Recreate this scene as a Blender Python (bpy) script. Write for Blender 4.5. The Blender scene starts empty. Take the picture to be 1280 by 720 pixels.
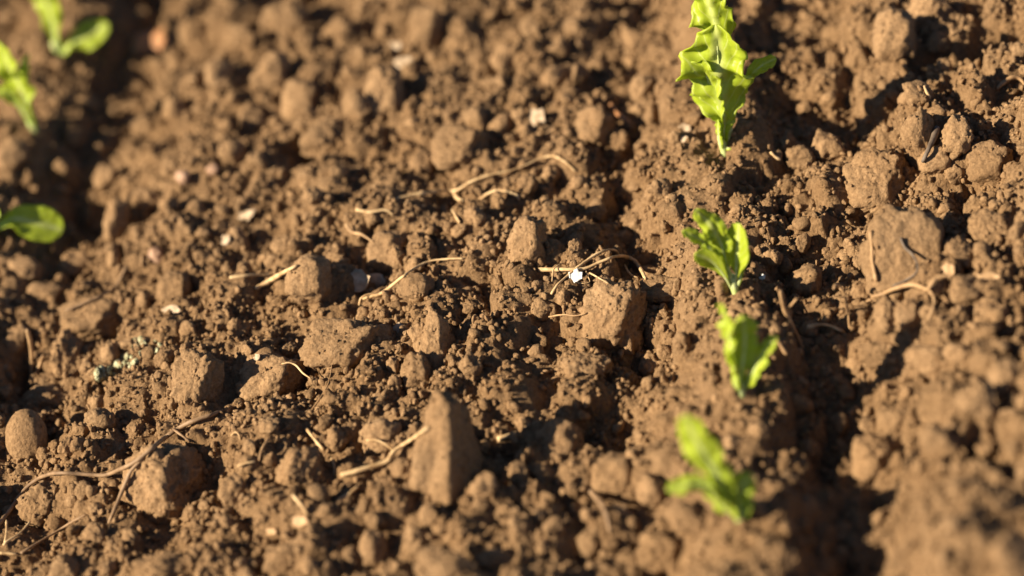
import bpy, bmesh, math, random
import numpy as np
from mathutils import Vector, Matrix

# ------------------------------------------------------------------ camera, sky, sun, exposure
scene = bpy.context.scene
COL = scene.collection
rad = math.radians
PITCH, ROLL, DIST, LENS = rad(38.0), rad(17.0), 1.42, 85.0
FPX = LENS / 36.0 * 1280.0
fwd = Vector((0, math.cos(PITCH), -math.sin(PITCH)))
right0 = Vector((1, 0, 0))
up0 = right0.cross(fwd)
CR = right0 * math.cos(ROLL) - up0 * math.sin(ROLL)
CU = up0 * math.cos(ROLL) + right0 * math.sin(ROLL)
CB = -fwd
CAM = -fwd * DIST
cam_data = bpy.data.cameras.new('camera')
cam = bpy.data.objects.new('camera', cam_data)
COL.objects.link(cam)
M = Matrix((CR, CU, CB)).transposed().to_4x4()
M.translation = CAM
cam.matrix_world = M
cam_data.lens = LENS
cam_data.sensor_width = 36.0
cam_data.clip_start = 0.05
cam_data.clip_end = 500.0
cam_data.dof.use_dof = True
cam_data.dof.focus_distance = 1.395
cam_data.dof.aperture_fstop = 2.4
scene.camera = cam


def pix_dir(px, py):
    return fwd + CR * ((px - 640.0) / FPX) - CU * ((py - 360.0) / FPX)


def pix_plane(px, py, z=0.0):
    d = pix_dir(px, py)
    t = (z - CAM.z) / d.z
    return CAM + d * t


SHADOW_ANGLE, SUN_ELEV = rad(23.0), rad(33.0)
_a = pix_plane(640, 360)
_b = pix_plane(640 + 100 * math.cos(SHADOW_ANGLE), 360 - 100 * math.sin(SHADOW_ANGLE))
sh = (_b - _a).normalized()                                   # direction in which shadows fall
sun_to = Vector((-sh.x * math.cos(SUN_ELEV), -sh.y * math.cos(SUN_ELEV), math.sin(SUN_ELEV)))
sun_data = bpy.data.lights.new('sun', 'SUN')
sun_data.energy = 5.0
sun_data.angle = rad(0.5)
sun_data.color = (1.0, 0.85, 0.64)
sun = bpy.data.objects.new('sun', sun_data)
COL.objects.link(sun)
sun.rotation_euler = sun_to.to_track_quat('Z', 'Y').to_euler()
sun.location = (0, 0, 5)

world = bpy.data.worlds.new('World')
scene.world = world
world.use_nodes = True
wn, wl = world.node_tree.nodes, world.node_tree.links
wn.clear()
wo = wn.new('ShaderNodeOutputWorld')
wb = wn.new('ShaderNodeBackground')
sky = wn.new('ShaderNodeTexSky')
sky.sky_type = 'NISHITA'
sky.sun_disc = False
sky.air_density = 0.5
sky.dust_density = 0.2
sky.sun_elevation = SUN_ELEV
sky.sun_rotation = math.atan2(sun_to.x, sun_to.y)
wb.inputs['Strength'].default_value = 0.05
wl.new(sky.outputs[0], wb.inputs[0])
wl.new(wb.outputs[0], wo.inputs[0])
scene.view_settings.view_transform = 'Standard'
scene.view_settings.look = 'None'
scene.view_settings.exposure = 1.24
scene.view_settings.gamma = 1.0
scene.view_settings.use_curve_mapping = False

rng = np.random.default_rng(7)
random.seed(7)


# ------------------------------------------------------------------ noise
def _hash(ix, iy, iz, seed):
    h = (ix.astype(np.int64) * 374761393 + iy.astype(np.int64) * 668265263
         + iz.astype(np.int64) * 2147483647 + seed * 1274126177) & 0xFFFFFFFF
    h = ((h ^ (h >> 13)) * 1274126177) & 0xFFFFFFFF
    h = ((h ^ (h >> 16)) * 2246822519) & 0xFFFFFFFF
    return (h ^ (h >> 15)) & 0xFFFFFFFF


def noise2(x, y, seed=0):
    ix, iy = np.floor(x), np.floor(y)
    fx, fy = x - ix, y - iy
    ux = fx * fx * fx * (fx * (fx * 6 - 15) + 10)
    uy = fy * fy * fy * (fy * (fy * 6 - 15) + 10)
    z = np.zeros_like(ix)

    def g(ax, ay):
        a = _hash(ix + ax, iy + ay, z, seed) * (2 * np.pi / 4294967296.0)
        return np.cos(a) * (fx - ax) + np.sin(a) * (fy - ay)
    n0 = g(0, 0) * (1 - ux) + g(1, 0) * ux
    n1 = g(0, 1) * (1 - ux) + g(1, 1) * ux
    return (n0 * (1 - uy) + n1 * uy) * 1.5


def noise3(p, seed=0):
    i = np.floor(p)
    f = p - i
    u = f * f * f * (f * (f * 6 - 15) + 10)

    def g(a, b, c):
        h = _hash(i[:, 0] + a, i[:, 1] + b, i[:, 2] + c, seed)
        return h / 2147483648.0 - 1.0
    x00 = g(0, 0, 0) * (1 - u[:, 0]) + g(1, 0, 0) * u[:, 0]
    x10 = g(0, 1, 0) * (1 - u[:, 0]) + g(1, 1, 0) * u[:, 0]
    x01 = g(0, 0, 1) * (1 - u[:, 0]) + g(1, 0, 1) * u[:, 0]
    x11 = g(0, 1, 1) * (1 - u[:, 0]) + g(1, 1, 1) * u[:, 0]
    y0 = x00 * (1 - u[:, 1]) + x10 * u[:, 1]
    y1 = x01 * (1 - u[:, 1]) + x11 * u[:, 1]
    return y0 * (1 - u[:, 2]) + y1 * u[:, 2]


def fbm2(x, y, octs, seed, gain=0.5):
    s, a = 0.0, 1.0
    for o in range(octs):
        c, sn = math.cos(o * 1.3 + .4), math.sin(o * 1.3 + .4)
        s = s + a * noise2(c * x - sn * y + 17.3 * o, sn * x + c * y - 9.1 * o, seed + o)
        x, y, a = x * 2.03, y * 2.03, a * gain
    return s


# ------------------------------------------------------------------ materials
def new_mat(name):
    m = bpy.data.materials.new(name)
    m.use_nodes = True
    nt = m.node_tree
    nt.nodes.clear()
    out = nt.nodes.new('ShaderNodeOutputMaterial')
    return m, nt, out


def soil_material(name, dark, mid, pale, bump=1.0):
    m, nt, out = new_mat(name)
    N, L = nt.nodes, nt.links
    b = N.new('ShaderNodeBsdfPrincipled')
    b.inputs['Roughness'].default_value = 0.95
    b.inputs['Specular IOR Level'].default_value = 0.12
    geo = N.new('ShaderNodeNewGeometry')
    info = N.new('ShaderNodeObjectInfo')

    def tex(scale, detail, rough=0.6):
        t = N.new('ShaderNodeTexNoise')
        t.inputs['Scale'].default_value = scale
        t.inputs['Detail'].default_value = detail
        t.inputs['Roughness'].default_value = rough
        L.new(geo.outputs['Position'], t.inputs['Vector'])
        return t
    n1, n2 = tex(28, 5), tex(420, 4, 0.7)
    mix1 = N.new('ShaderNodeMixRGB')
    mix1.inputs[1].default_value = (*mid, 1)
    mix1.inputs[2].default_value = (*pale, 1)
    r1 = N.new('ShaderNodeValToRGB')
    r1.color_ramp.elements[0].position, r1.color_ramp.elements[1].position = 0.35, 0.7
    L.new(n1.outputs['Fac'], r1.inputs[0])
    L.new(r1.outputs[0], mix1.inputs[0])
    mix2 = N.new('ShaderNodeMixRGB')
    r2 = N.new('ShaderNodeValToRGB')
    r2.color_ramp.elements[0].position, r2.color_ramp.elements[1].position = 0.42, 0.62
    r2.color_ramp.elements[0].color = (1, 1, 1, 1)
    r2.color_ramp.elements[1].color = (0, 0, 0, 1)
    L.new(n2.outputs['Fac'], r2.inputs[0])
    f2 = N.new('ShaderNodeMath')
    f2.operation = 'MULTIPLY'
    f2.inputs[1].default_value = 0.55
    L.new(r2.outputs[0], f2.inputs[0])
    L.new(f2.outputs[0], mix2.inputs[0])
    L.new(mix1.outputs[0], mix2.inputs[1])
    mix2.inputs[2].default_value = (*dark, 1)
    hsv = N.new('ShaderNodeHueSaturation')
    mr = N.new('ShaderNodeMapRange')
    mr.inputs['To Min'].default_value, mr.inputs['To Max'].default_value = 0.86, 1.12
    L.new(info.outputs['Random'], mr.inputs['Value'])
    L.new(mr.outputs[0], hsv.inputs['Value'])
    L.new(mix2.outputs[0], hsv.inputs['Color'])
    L.new(hsv.outputs[0], b.inputs['Base Color'])
    # granular relief: millimetre crumbs and finer grit
    v = N.new('ShaderNodeTexVoronoi')
    v.inputs['Scale'].default_value = 420
    L.new(geo.outputs['Position'], v.inputs['Vector'])
    n3 = tex(900, 6, 0.7)
    add = N.new('ShaderNodeMath')
    add.operation = 'SUBTRACT'
    L.new(n3.outputs['Fac'], add.inputs[0])
    hv = N.new('ShaderNodeMath')
    hv.operation = 'MULTIPLY'
    hv.inputs[1].default_value = 0.55
    L.new(v.outputs['Distance'], hv.inputs[0])
    L.new(hv.outputs[0], add.inputs[1])
    bp = N.new('ShaderNodeBump')
    bp.inputs['Strength'].default_value = 1.0 * bump
    bp.inputs['Distance'].default_value = 0.0016
    L.new(add.outputs[0], bp.inputs['Height'])
    L.new(bp.outputs[0], b.inputs['Normal'])
    L.new(b.outputs[0], out.inputs[0])
    return m


SOIL = soil_material('soil', (0.125, 0.071, 0.034), (0.262, 0.158, 0.077), (0.335, 0.213, 0.112))
CLOD = soil_material('dry_clod', (0.155, 0.090, 0.044), (0.296, 0.182, 0.091), (0.370, 0.238, 0.127), 0.8)


def fibre_material(name, c1, c2, scale=160):
    m, nt, out = new_mat(name)
    N, L = nt.nodes, nt.links
    b = N.new('ShaderNodeBsdfPrincipled')
    b.inputs['Roughness'].default_value = 0.6
    b.inputs['Specular IOR Level'].default_value = 0.3
    geo = N.new('ShaderNodeNewGeometry')
    n = N.new('ShaderNodeTexNoise')
    n.inputs['Scale'].default_value = scale
    n.inputs['Detail'].default_value = 5
    L.new(geo.outputs['Position'], n.inputs['Vector'])
    r = N.new('ShaderNodeValToRGB')
    r.color_ramp.elements[0].position, r.color_ramp.elements[1].position = 0.36, 0.64
    r.color_ramp.elements[0].color, r.color_ramp.elements[1].color = (*c1, 1), (*c2, 1)
    L.new(n.outputs['Fac'], r.inputs[0])
    L.new(r.outputs[0], b.inputs['Base Color'])
    bp = N.new('ShaderNodeBump')
    bp.inputs['Strength'].default_value = 0.4
    bp.inputs['Distance'].default_value = 0.0004
    n2 = N.new('ShaderNodeTexNoise')
    n2.inputs['Scale'].default_value = 1200
    L.new(geo.outputs['Position'], n2.inputs['Vector'])
    L.new(n2.outputs['Fac'], bp.inputs['Height'])
    L.new(bp.outputs[0], b.inputs['Normal'])
    L.new(b.outputs[0], out.inputs[0])
    return m


STRAW = fibre_material('pale_straw', (0.40, 0.25, 0.115), (0.66, 0.47, 0.25))
TAN = fibre_material('tan_root', (0.27, 0.16, 0.075), (0.44, 0.28, 0.14))
BROWN = fibre_material('brown_root', (0.18, 0.11, 0.058), (0.31, 0.20, 0.11))
GREY = fibre_material('grey_twig_root_shadow', (0.085, 0.06, 0.042), (0.17, 0.13, 0.095))  # the twig's own grey; also paints shadow into the slab's curved root
PALE = fibre_material('pale_flake', (0.32, 0.23, 0.14), (0.48, 0.36, 0.24), 300)
WHITE = fibre_material('white_flake', (0.70, 0.68, 0.64), (0.80, 0.79, 0.77), 300)
RUST = fibre_material('rusty_leaf', (0.28, 0.125, 0.05), (0.46, 0.23, 0.10), 120)
PINK = fibre_material('pinkish_stone', (0.30, 0.175, 0.105), (0.40, 0.25, 0.16), 200)
LICHEN = fibre_material('lichen', (0.25, 0.23, 0.12), (0.42, 0.42, 0.27), 500)


def leaf_material(name, base, trans, rib):
    m, nt, out = new_mat(name)
    N, L = nt.nodes, nt.links
    uv = N.new('ShaderNodeUVMap')
    sep = N.new('ShaderNodeSeparateXYZ')
    L.new(uv.outputs[0], sep.inputs[0])
    # distance from the midrib, v in -1..1 stored as 0..1
    a = N.new('ShaderNodeMath'); a.operation = 'SUBTRACT'; a.inputs[1].default_value = 0.5
    L.new(sep.outputs['Y'], a.inputs[0])
    ab = N.new('ShaderNodeMath'); ab.operation = 'ABSOLUTE'
    L.new(a.outputs[0], ab.inputs[0])
    # side veins run outward and forward
    t1 = N.new('ShaderNodeMath'); t1.operation = 'MULTIPLY_ADD'
    t1.inputs[1].default_value = -0.55
    L.new(ab.outputs[0], t1.inputs[0]); L.new(sep.outputs['X'], t1.inputs[2])
    t2 = N.new('ShaderNodeMath'); t2.operation = 'MULTIPLY'; t2.inputs[1].default_value = 52
    L.new(t1.outputs[0], t2.inputs[0])
    t3 = N.new('ShaderNodeMath'); t3.operation = 'SINE'
    L.new(t2.outputs[0], t3.inputs[0])
    vr = N.new('ShaderNodeMapRange')
    vr.inputs['From Min'].default_value, vr.inputs['From Max'].default_value = 0.82, 1.0
    vr.inputs['To Max'].default_value = 0.45
    L.new(t3.outputs[0], vr.inputs['Value'])
    mrb = N.new('ShaderNodeMapRange')
    mrb.inputs['From Min'].default_value, mrb.inputs['From Max'].default_value = 0.14, 0.02
    mrb.inputs['To Max'].default_value = 0.75
    L.new(ab.outputs[0], mrb.inputs['Value'])
    mx = N.new('ShaderNodeMath'); mx.operation = 'MAXIMUM'
    L.new(vr.outputs[0], mx.inputs[0]); L.new(mrb.outputs[0], mx.inputs[1])
    nz = N.new('ShaderNodeTexNoise'); nz.inputs['Scale'].default_value = 150
    geo = N.new('ShaderNodeNewGeometry')
    L.new(geo.outputs['Position'], nz.inputs['Vector'])
    var = N.new('ShaderNodeMixRGB')
    var.inputs[1].default_value = (base[0] * .78, base[1] * .86, base[2] * .8, 1)
    var.inputs[2].default_value = (base[0] * 1.15, base[1] * 1.1, base[2] * 1.1, 1)
    L.new(nz.outputs['Fac'], var.inputs[0])
    c = N.new('ShaderNodeMixRGB')
    L.new(mx.outputs[0], c.inputs[0])
    L.new(var.outputs[0], c.inputs[1])
    c.inputs[2].default_value = (*rib, 1)
    b = N.new('ShaderNodeBsdfPrincipled')
    b.inputs['Roughness'].default_value = 0.42
    b.inputs['Specular IOR Level'].default_value = 0.35
    L.new(c.outputs[0], b.inputs['Base Color'])
    tr = N.new('ShaderNodeBsdfTranslucent')
    tr.inputs['Color'].default_value = (*trans, 1)
    ms = N.new('ShaderNodeMixShader')
    ms.inputs[0].default_value = 0.46
    bp = N.new('ShaderNodeBump')
    bp.inputs['Strength'].default_value = 0.35
    bp.inputs['Distance'].default_value = 0.0008
    n2 = N.new('ShaderNodeTexNoise'); n2.inputs['Scale'].default_value = 320
    L.new(geo.outputs['Position'], n2.inputs['Vector'])
    L.new(n2.outputs['Fac'], bp.inputs['Height'])
    L.new(bp.outputs[0], b.inputs['Normal'])
    L.new(b.outputs[0], ms.inputs[1]); L.new(tr.outputs[0], ms.inputs[2])
    L.new(ms.outputs[0], out.inputs[0])
    return m


LEAF = leaf_material('lettuce_leaf', (0.44, 0.53, 0.04), (0.56, 0.66, 0.02), (0.66, 0.70, 0.26))
STEM = fibre_material('lettuce_stem', (0.40, 0.50, 0.14), (0.58, 0.66, 0.30))


# ------------------------------------------------------------------ helpers
def link_mesh(name, verts, faces, mat, parent=None, smooth=True, loc=None):
    me = bpy.data.meshes.new(name)
    verts = np.asarray(verts, dtype=np.float32)
    if isinstance(faces, np.ndarray):
        nf, k = faces.shape
        me.vertices.add(len(verts))
        me.vertices.foreach_set('co', verts.ravel())
        me.loops.add(nf * k)
        me.loops.foreach_set('vertex_index', faces.astype(np.int32).ravel())
        me.polygons.add(nf)
        me.polygons.foreach_set('loop_start', np.arange(0, nf * k, k, dtype=np.int32))
        me.polygons.foreach_set('loop_total', np.full(nf, k, dtype=np.int32))
        me.update(calc_edges=True)
    else:
        me.from_pydata([tuple(map(float, v)) for v in verts], [], faces)
        me.update()
    if smooth:
        me.polygons.foreach_set('use_smooth', np.ones(len(me.polygons), dtype=bool))
    me.materials.append(mat)
    o = bpy.data.objects.new(name, me)
    COL.objects.link(o)
    if parent:
        o.parent = parent
    if loc is not None:
        o.location = loc
    return o


def tag(o, label, cat, group=None):
    o['label'] = label
    o['category'] = cat
    if group:
        o['group'] = group
    return o


def empty(name, loc):
    o = bpy.data.objects.new(name, None)
    o.empty_display_size = 0.01
    COL.objects.link(o)
    o.location = loc
    return o


_ico = {}


def ico(sub):
    if sub not in _ico:
        bm = bmesh.new()
        bmesh.ops.create_icosphere(bm, subdivisions=sub, radius=1.0)
        v = np.array([x.co[:] for x in bm.verts])
        v /= np.linalg.norm(v, axis=1)[:, None]
        f = np.array([[q.index for q in x.verts] for x in bm.faces])
        bm.free()
        _ico[sub] = (v, f)
    return _ico[sub]


def clod_shape(sub, seed, rough=0.5, planes=None, soft=14.0, nplanes=11):
    """Unit lump: a body cut by planes with worn edges, then crumbly relief."""
    r = np.random.default_rng(seed)
    d, f = ico(sub)
    if planes is None:
        n = r.normal(size=(nplanes, 3))
        n /= np.linalg.norm(n, axis=1)[:, None]
        p = r.uniform(0.62, 1.0, nplanes)
    else:
        n = np.array([q[:3] for q in planes], float)
        n /= np.linalg.norm(n, axis=1)[:, None]
        p = np.array([q[3] for q in planes], float)
    wob = noise3(d * 2.1 + seed % 97, seed)[:, None] * 0.10
    c = np.clip((d @ n.T) / (p[None, :] * (1 + wob)), 0, None)
    inv = (np.sum(c ** soft, axis=1) + (1 / 1.15) ** soft) ** (1.0 / soft)
    rr = 1.0 / inv
    q = d * rr[:, None]
    disp = (0.13 * noise3(q * 2.6 + 3, seed + 1) + 0.085 * noise3(q * 5.7, seed + 2)
            + (0.02 + 0.10 * rough) * noise3(q * 11.0, seed + 3))
    if sub >= 4:
        pits = np.clip(-noise3(q * 7.0, seed + 6) - 0.30, 0, 1)
        grain = 1 - np.abs(noise3(q * 15.0, seed + 4)) * 2
        fine = 1 - np.abs(noise3(q * 30.0, seed + 5)) * 2
        disp += rough * (0.030 * grain - 0.11 * pits) + (0.008 + 0.022 * rough) * fine
    return q * (1 + disp)[:, None], f


# ------------------------------------------------------------------ rows: across-row coordinate u, along-row coordinate w
ROW_PIX = [(905, 187), (916, 362), (928, 487), (924, 652)]
rp = np.array([pix_plane(*q)[:2] for q in ROW_PIX])
row_mid = rp.mean(axis=0)
row_dir = rp[0] - rp[-1]
row_dir /= np.linalg.norm(row_dir)
row_nrm = np.array([row_dir[1], -row_dir[0]])            # towards the furrow side
SPACING = 0.48


def uw(x, y):
    return ((x - row_mid[0]) * row_nrm[0] + (y - row_mid[1]) * row_nrm[1],
            (x - row_mid[0]) * row_dir[0] + (y - row_mid[1]) * row_dir[1])


PK = np.array([[-.48, .010], [-.466, .006], [-.440, -.024], [-.418, -.022], [-.39, -.006], [-.34, .002], [-.25, .005], [-.14, .004],
               [-.095, -.002], [-.06, -.014], [-.045, -.008], [-.015, .012], [0.0, .012], [.014, .006], [.040, -.025],
               [.062, -.026], [.085, -.012], [.115, .010], [.15, .016], [.21, .014], [.34, .004], [.42, -.012], [.48, .010]])


def profile(u, w):
    u = u + 0.012 * fbm2(u * 4, w * 7, 2, 71)
    uu = np.where(u > .48, (u % .48) - .48, np.where(u < -.48, -((-u) % .48), u))
    h = np.interp(uu, PK[:, 0], PK[:, 1])
    # the furrow beside the row is shallower on the far side of the bed, deeper on the near side
    fur = np.exp(-((u - .05) / .03) ** 2)
    h = h + fur * np.interp(w, [-.35, -.15, .0, .12, .4], [-.002, .002, .015, .021, .012])
    fl = np.exp(-((u + .43) / .028) ** 2)
    h = h + fl * np.interp(w, [-.2, .0, .16, .26, .6], [.010, .014, .016, .004, .0])
    return h


# fine grid over everything the camera (or one a step aside) sees closely, coarser out to the horizon
STEP = 0.0013
fx = np.arange(-.42, .44, STEP)
fy = np.arange(-.42, .62, STEP)
grow = []
s_, a_ = STEP, 0.0
while a_ < 200:
    s_ *= 1.22
    a_ += s_
    grow.append(a_)
grow = np.array(grow)
xs = np.concatenate([fx[0] - grow[::-1], fx, fx[-1] + grow])
ys = np.concatenate([fy[0] - grow[::-1], fy, fy[-1] + grow])
NG = len(grow)
X, Y = np.meshgrid(xs, ys, indexing='xy')
U, W = uw(X, Y)
H = profile(U, W)
H += 0.011 * fbm2(X * 14, Y * 14, 2, 3)
# hollows left between the clods
PITS = [(690, 408, 66, 44, .016), (742, 522, 90, 56, .020), (826, 405, 46, 60, .014), (768, 190, 70, 46, .016), (742, 100, 50, 26, .010),
        (1258, 66, 76, 46, .022), (1272, 135, 50, 40, .016), (428, 128, 40, 60, .014), (370, 184, 40, 36, .014), (518, 126, 26, 30, .012),
        (64, 522, 70, 40, .016), (276, 598, 50, 40, .012), (470, 545, 50, 36, .012), (1216, 276, 40, 40, .016), (1062, 172, 40, 40, .010),
        (1246, 606, 60, 80, .022), (708, 600, 50, 36, .012), (432, 338, 40, 26, .010), (160, 392, 40, 30, .012), (100, 245, 60, 40, .012),
        (25, 450, 40, 60, .012), (720, 655, 60, 60, .012), (800, 440, 40, 46, .014), (620, 560, 46, 50, .012), (1000, 265, 60, 24, .008),
        (990, 345, 60, 30, .010), (560, 250, 40, 20, .006), (600, 355, 40, 30, .008), (300, 240, 36, 24, .008), (860, 60, 40, 30, .008), (1150, 200, 44, 26, .012), (1200, 78, 80, 24, .014), (1272, 205, 40, 50, .014), (1060, 110, 40, 40, .012),
        (1020, 40, 50, 30, .010), (940, 240, 40, 30, .010)]
for (px, py, pw, ph, dp) in PITS:
    c = pix_plane(px, py)
    kk = (c - CAM).dot(fwd) / FPX
    rx, ry = pw * kk * .5, ph * kk * .5 / math.sin(PITCH)
    i0, i1 = np.searchsorted(xs, [c.x - 2.3 * rx, c.x + 2.3 * rx])
    j0, j1 = np.searchsorted(ys, [c.y - 2.3 * ry, c.y + 2.3 * ry])
    H[j0:j1, i0:i1] -= dp * np.exp(-(((X[j0:j1, i0:i1] - c.x) / rx) ** 2 + ((Y[j0:j1, i0:i1] - c.y) / ry) ** 2) ** 1.5)
# the smooth flank on the bed side of the planting ridge carries fewer lumps
flank = np.exp(-((U + .022) / .022) ** 2)
LUMPY = np.clip(1.0 - 0.42 * flank, 0.2, 1) * (1 + .7 * np.clip((U - .08) / .05, 0, 1))
mass = pix_plane(1195, 660)
bump = np.exp(-(((X - mass.x) / .038) ** 2 + ((Y - mass.y) / .055) ** 2) ** 2)
H += .024 * bump
LUMPY = LUMPY * (1 - .8 * bump)
H += LUMPY * 0.0065 * fbm2(X * 38, Y * 38, 3, 11, 0.55)
HF = H[NG:NG + len(fy), NG:NG + len(fx)]                 # view on the fine part
LF = LUMPY[NG:NG + len(fy), NG:NG + len(fx)]


def hsample(x, y, A=None):
    A = HF if A is None else A
    i = np.clip((np.asarray(x) - fx[0]) / STEP, 0, len(fx) - 1.001)
    j = np.clip((np.asarray(y) - fy[0]) / STEP, 0, len(fy) - 1.001)
    i0, j0 = i.astype(int), j.astype(int)
    a, b = i - i0, j - j0
    return (A[j0, i0] * (1 - a) * (1 - b) + A[j0, i0 + 1] * a * (1 - b)
            + A[j0 + 1, i0] * (1 - a) * b + A[j0 + 1, i0 + 1] * a * b)


# clumps half sunk in the tilth: faceted domes pressed into the height field
H0 = HF.copy()
for rmin, rmax, num in ((.010, .020, 500), (.005, .010, 3200), (.003, .005, 5200)):
    cx = rng.uniform(fx[0], fx[-1], num)
    cy = rng.uniform(fy[0], fy[-1], num)
    rr = rmin + (rmax - rmin) * rng.random(num) ** 1.7
    hz = hsample(cx, cy, H0)
    lm = hsample(cx, cy, LF)
    for k in range(num):
        if rng.random() > lm[k]:
            continue
        r = rr[k]
        i0, i1 = np.searchsorted(fx, [cx[k] - r * 1.4, cx[k] + r * 1.4])
        j0, j1 = np.searchsorted(fy, [cy[k] - r * 1.4, cy[k] + r * 1.4])
        if i1 - i0 < 3 or j1 - j0 < 3:
            continue
        dx = (fx[i0:i1] - cx[k])[None, :]
        dy = (fy[j0:j1] - cy[k])[:, None]
        d2 = np.zeros((j1 - j0, i1 - i0))
        an0 = rng.uniform(0, 6.28)
        for q in range(5):                                # rounded polygonal footprint
            an = an0 + q * 1.2566 + rng.uniform(-.3, .3)
            pr = np.clip((dx * math.cos(an) + dy * math.sin(an)) / (r * rng.uniform(.75, 1.15)), 0, None)
            d2 += pr ** 5
        d2 = d2 ** (2 / 5)
        dome = r * 0.85 * np.sqrt(np.clip(1 - d2, 0, 1)) + 0.35 * (rng.uniform(-1, 1) * dx + rng.uniform(-1, 1) * dy)
        top = hz[k] - 0.35 * r + np.where(d2 < 1, dome, -1)
        HF[j0:j1, i0:i1] = np.maximum(HF[j0:j1, i0:i1], top)
XF, YF = np.meshgrid(fx, fy, indexing='xy')
HF += LF * 0.0016 * fbm2(XF * 170, YF * 170, 3, 31, 0.6)
def on_ground(px, py, lift=0.0):
    """Point on the pixel's ray where it meets the height field raised by lift."""
    d = pix_dir(px, py)
    t0, t1 = (0.06 - CAM.z) / d.z, (-0.09 - CAM.z) / d.z
    ts = np.linspace(t0, t1, 260)
    P = np.array(CAM)[None, :] + np.array(d)[None, :] * ts[:, None]
    gap = P[:, 2] - hsample(P[:, 0], P[:, 1]) - lift
    k = int(np.argmax(gap < 0)) if (gap < 0).any() else len(ts) - 1
    return Vector(P[k])


def px_m(p):
    """Metres per photograph pixel at a point."""
    return (p - CAM).dot(fwd) / FPX


# ------------------------------------------------------------------ clods
CAMF = np.array([CR, CU, CB])          # rows: image right, image up, towards the camera
FACE = [(-.35, .35, .87, .80), (.9, .1, .3, .80), (-.9, .2, .2, .95), (.1, .97, .1, .95), (0, -.9, .3, 1), (.3, .3, -.9, .9),
        (.55, .75, .3, .95), (-.5, .8, .1, .95)]
PYRAMID = [(-.42, .22, .88, .62), (.86, .14, .46, .34), (-.88, .42, .22, .74), (.62, .78, .0, .74), (-.2, -.95, .2, 1),
           (0, .35, -.94, .6), (.1, .99, .1, 1.05)]
SLAB = [(-.22, .28, .94, .50), (.98, .12, .15, .88), (-.96, .15, .2, .86), (.45, .88, .15, .93), (-.35, .93, .1, .88),
        (0, -.95, .1, 1), (0, .3, -.95, .6)]
WEDGE = [(-.45, .55, .70, .58), (.85, -.1, .5, .72), (-.9, .1, .2, .95), (.3, .95, .0, .86), (0, -.9, .3, .95), (0, .3, -.95, .75)]
ROUND = None
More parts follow.
